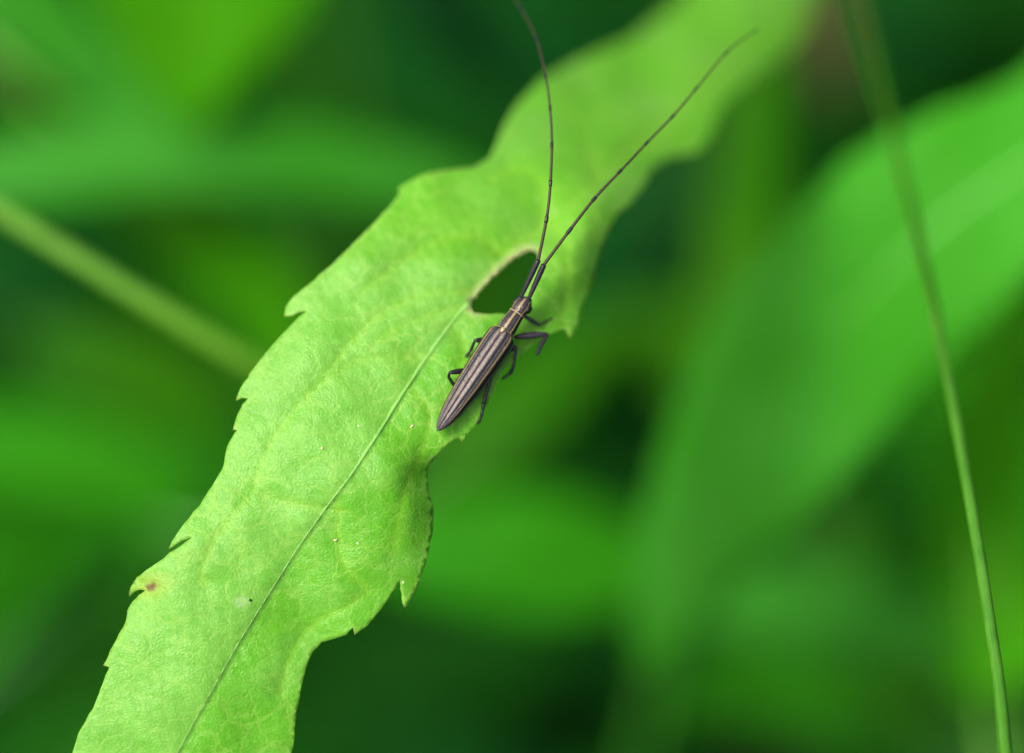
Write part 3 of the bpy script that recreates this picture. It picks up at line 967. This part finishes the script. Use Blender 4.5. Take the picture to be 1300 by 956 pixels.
    # ---- eyes: kidney-shaped, behind the antenna sockets
    for sgn in (1, -1):
        V, F = [], []
        nu, nv = 16, 12
        for i in range(nv + 1):
            for j in range(nu):
                t_, p_ = math.pi * i / nv, 2 * math.pi * j / nu
                ex = 0.48 * math.sin(t_) * math.cos(p_)
                ez = 0.48 * math.cos(t_)
                ey = 0.30 * math.sin(t_) * math.sin(p_)
                ex -= 0.14 * (ez / 0.48) ** 2
                V.append(B(15.75 + ex, sgn * (0.82 + ey), 1.75 + ez) - org)
        for i in range(nv):
            for j in range(nu):
                j2 = (j + 1) % nu
                F.append((i * nu + j, i * nu + j2, (i + 1) * nu + j2, (i + 1) * nu + j))
        mesh_obj('eye', V, F, M_EYE, root)
    # ---- jaws and feelers at the mouth
    for sgn in (1, -1):
        tube('jaw', spline([B(16.45, sgn * 0.30, 1.25) - org, B(16.8, sgn * 0.32, 1.0) - org, B(17.0, sgn * 0.08, 0.85) - org], 10), np.linspace(0.15, 0.04, 10) * MM, M_BLACK, root, 8)

    # ---- antennae: a thick basal joint, then long thin joints
    def antenna(px, name_node):
        px = np.array(px, float)
        W = PL(px) - org
        bulb = np.array([W[0], W[0] + (W[1] - W[0]) * 0.06])
        n_sc = 18
        sc = spline([W[0], W[0] + (W[1] - W[0]) * 0.5, W[1]], n_sc)
        f = np.linspace(0, 1, n_sc)
        main = tube('antenna', sc, (0.19 + 0.11 * np.sin(f * math.pi * 0.62)) * MM, M_BLACK, root, 10)
        tube('socket', spline([W[0] - (W[1] - W[0]) * 0.04, W[0], W[0] + (W[1] - W[0]) * 0.05], 8), np.array([0.2, 0.30, 0.36, 0.36, 0.33, 0.29, 0.24, 0.17]) * MM, M_BLACK, main, 10)
        full = spline(W[1:], 240)
        seg = np.linalg.norm(np.diff(W[1:], axis=0), axis=1)
        cum = np.concatenate([[0], np.cumsum(seg)]) / seg.sum()
        ntot = len(cum) - 1
        for i in range(ntot):
            a_, b_ = int(round(cum[i] * 239)), int(round(cum[i + 1] * 239))
            part = full[a_:b_ + 1]
            if len(part) < 3: continue
            r_a = 0.172 - 0.10 * cum[i]; r_b = 0.172 - 0.10 * cum[i + 1]
            q = np.linspace(0, 1, len(part))
            rad = (r_a + (r_b - r_a) * q)
            nb = max(2, int(len(part) * 0.84))
            tube('antenna_joint', part[:nb + 1], rad[:nb + 1] * MM, M_ANT, main, 8)
            tube('joint_tip', part[nb:], rad[nb:] * 1.28 * MM, M_BLACK, main, 8)

    b_l = leaf_dd(660, 379, False)[0] - 3.4
    antenna([(661, 378, b_l), (683.5, 330, b_l - 1.0), (694.5, 274, b_l - 1.2), (699, 229, b_l - 0.8), (700.5, 181, b_l + 0.4), (698, 135, b_l + 1.4), (692, 93, b_l + 2.8), (680, 47, b_l + 4.8), (660, 8, b_l + 7), (634, -30, b_l + 10)], 'l')
    antenna([(671, 380, b_l), (690.5, 336, b_l - 0.8), (725, 290, b_l - 0.6), (756, 250.5, b_l), (789.5, 215, b_l + 0.8), (822.5, 180, b_l + 2.0), (855.5, 146, b_l + 2.8), (886, 110, b_l + 3.8), (925, 64, b_l + 5.5), (962, 37, b_l + 8)], 'r')

    # ---- legs: thigh, shin and foot; heights are millimetres above the leaf
    def leg(pts, thick=1.0, mat=M_LEGM):
        A = np.array([[x, y, leaf_dd(x, y, False)[0] - h] for x, y, h in pts], float)
        W = PL(A) - org
        fem = spline([W[0], (W[0] + W[1]) / 2 + 0.0 * up, W[1]], 14)
        f = np.linspace(0, 1, 14)
        o_ = tube('leg', fem, (0.16 + 0.12 * np.sin(math.pi * f) ** 0.8 * thick) * MM, mat, root, 10)
        tib = spline(W[1:4] if len(W) > 4 else [W[1], (W[1] + W[2]) / 2, W[2]], 14)
        tube('shin', tib, (0.13 + 0.035 * np.linspace(0, 1, 14)) * thick * MM, M_BLACK if mat is M_BLACK else mat, o_, 8)
        last = W[3:] if len(W) > 4 else W[2:]
        if len(last) >= 2:
            ft = spline(last if len(last) > 2 else [last[0], (last[0] + last[1]) / 2, last[1]], 16)
            g = np.linspace(0, 1, 16)
            tube('foot', ft, (0.10 + 0.05 * np.abs(np.sin(g * math.pi * 3))) * thick * MM, M_BLACK, o_, 8)
            tipd = ft[-1] - ft[-3]; tipd /= np.linalg.norm(tipd)
            sd_ = np.cross(tipd, -FWD)
            for s_ in (1, -1):
                tube('claw', spline([ft[-1], ft[-1] + (tipd * 0.15 + sd_ * s_ * 0.10) * MM, ft[-1] + (tipd * 0.22 + sd_ * s_ * 0.12 + FWD * 0.15) * MM], 6), np.linspace(0.05, 0.015, 6) * MM, M_BLACK, o_, 6)

    leg([(652, 428, 1.3), (695, 424, 1.9), (687, 438, 0.9), (682, 450, 0.1)], 1.7)           # foreleg, pale sheen
    leg([(664, 400, 1.0), (684, 413, 1.0), (693, 408, 0.4), (701, 404, 0.12)], 0.7, M_BLACK)    # other foreleg reaching past the head
    leg([(642, 446, 1.2), (655, 440, 1.9), (652, 464, 0.9), (648, 474, 0.2), (638, 481, -0.3)], 1.25, M_BLACK)
    leg([(616, 470, 1.0), (624, 477, 1.8), (619, 493, 1.1), (614, 512, 0.45), (611, 528, 0.15), (607, 537, -0.1)], 1.3)
    leg([(618, 432, 1.1), (603, 432, 1.7), (598, 444, 0.6), (592, 452, 0.08)], 1.1, M_BLACK)
    leg([(592, 470, 1.0), (571, 473, 1.6), (570, 479, 1.1), (577, 490, 0.4), (583, 500, 0.08)], 1.15, M_BLACK)
    tag(root, 'slender longhorn beetle with tan and violet-black stripes and two very long antennae', 'beetle')


build_beetle()


# ------------------------------------------------------------------ specks lying on the leaf
def flake(name, label, x, y, size, flat, mat, ang):
    dd = leaf_dd(x, y)[0]
    c = P(x, y, dd - 0.06)
    ux = RIGHT * math.cos(ang) + UP * math.sin(ang); uy = -RIGHT * math.sin(ang) + UP * math.cos(ang)
    V, F = [], []
    n = 9
    rr = [size * MM * random.uniform(0.75, 1.2) for _ in range(n)]
    for h, sc in ((0.05, 0.92), (-0.02, 1.0), (-0.10, 0.55)):
        for j in range(n):
            q = 2 * math.pi * j / n
            V.append(sc * rr[j] * (math.cos(q) * ux + flat * math.sin(q) * uy) + FWD * h * MM)
    for i in range(2):
        for j in range(n):
            j2 = (j + 1) % n
            F.append((i * n + j, (i + 1) * n + j, (i + 1) * n + j2, i * n + j2))
    F.append(tuple(range(n))); F.append(tuple(range(2 * n, 3 * n))[::-1])
    o = mesh_obj(name, V, F, mat)
    o.location = c
    tag(o, label, 'speck', 'specks lying on the serrated leaf')


M_FLAKE = mat_chitin('pale_husk', (0.42, 0.46, 0.2), (0.52, 0.54, 0.3), 0.6)
M_DIRT = mat_chitin('black_grain', (0.006, 0.006, 0.004), (0.015, 0.012, 0.008), 0.6)
flake('plant_speck', 'pale yellowish husk lying on the leaf below the beetle tail', 523, 541, 0.26, 0.5, M_FLAKE, 0.7)
flake('plant_speck', 'small cream husk beside the forked side vein', 426, 686, 0.22, 0.6, M_FLAKE, 0.2)
flake('dirt_speck', 'tiny black grain on the pale round blotch of the leaf', 318, 762, 0.16, 0.9, M_DIRT, 0.0)
flake('plant_speck', 'tiny white husk near the antenna bases', 690, 351, 0.14, 0.5, M_FLAKE, 0.9)
flake('plant_speck', 'tiny pale husk above the midrib in the middle of the leaf', 409, 569, 0.2, 0.6, M_FLAKE, 1.2)
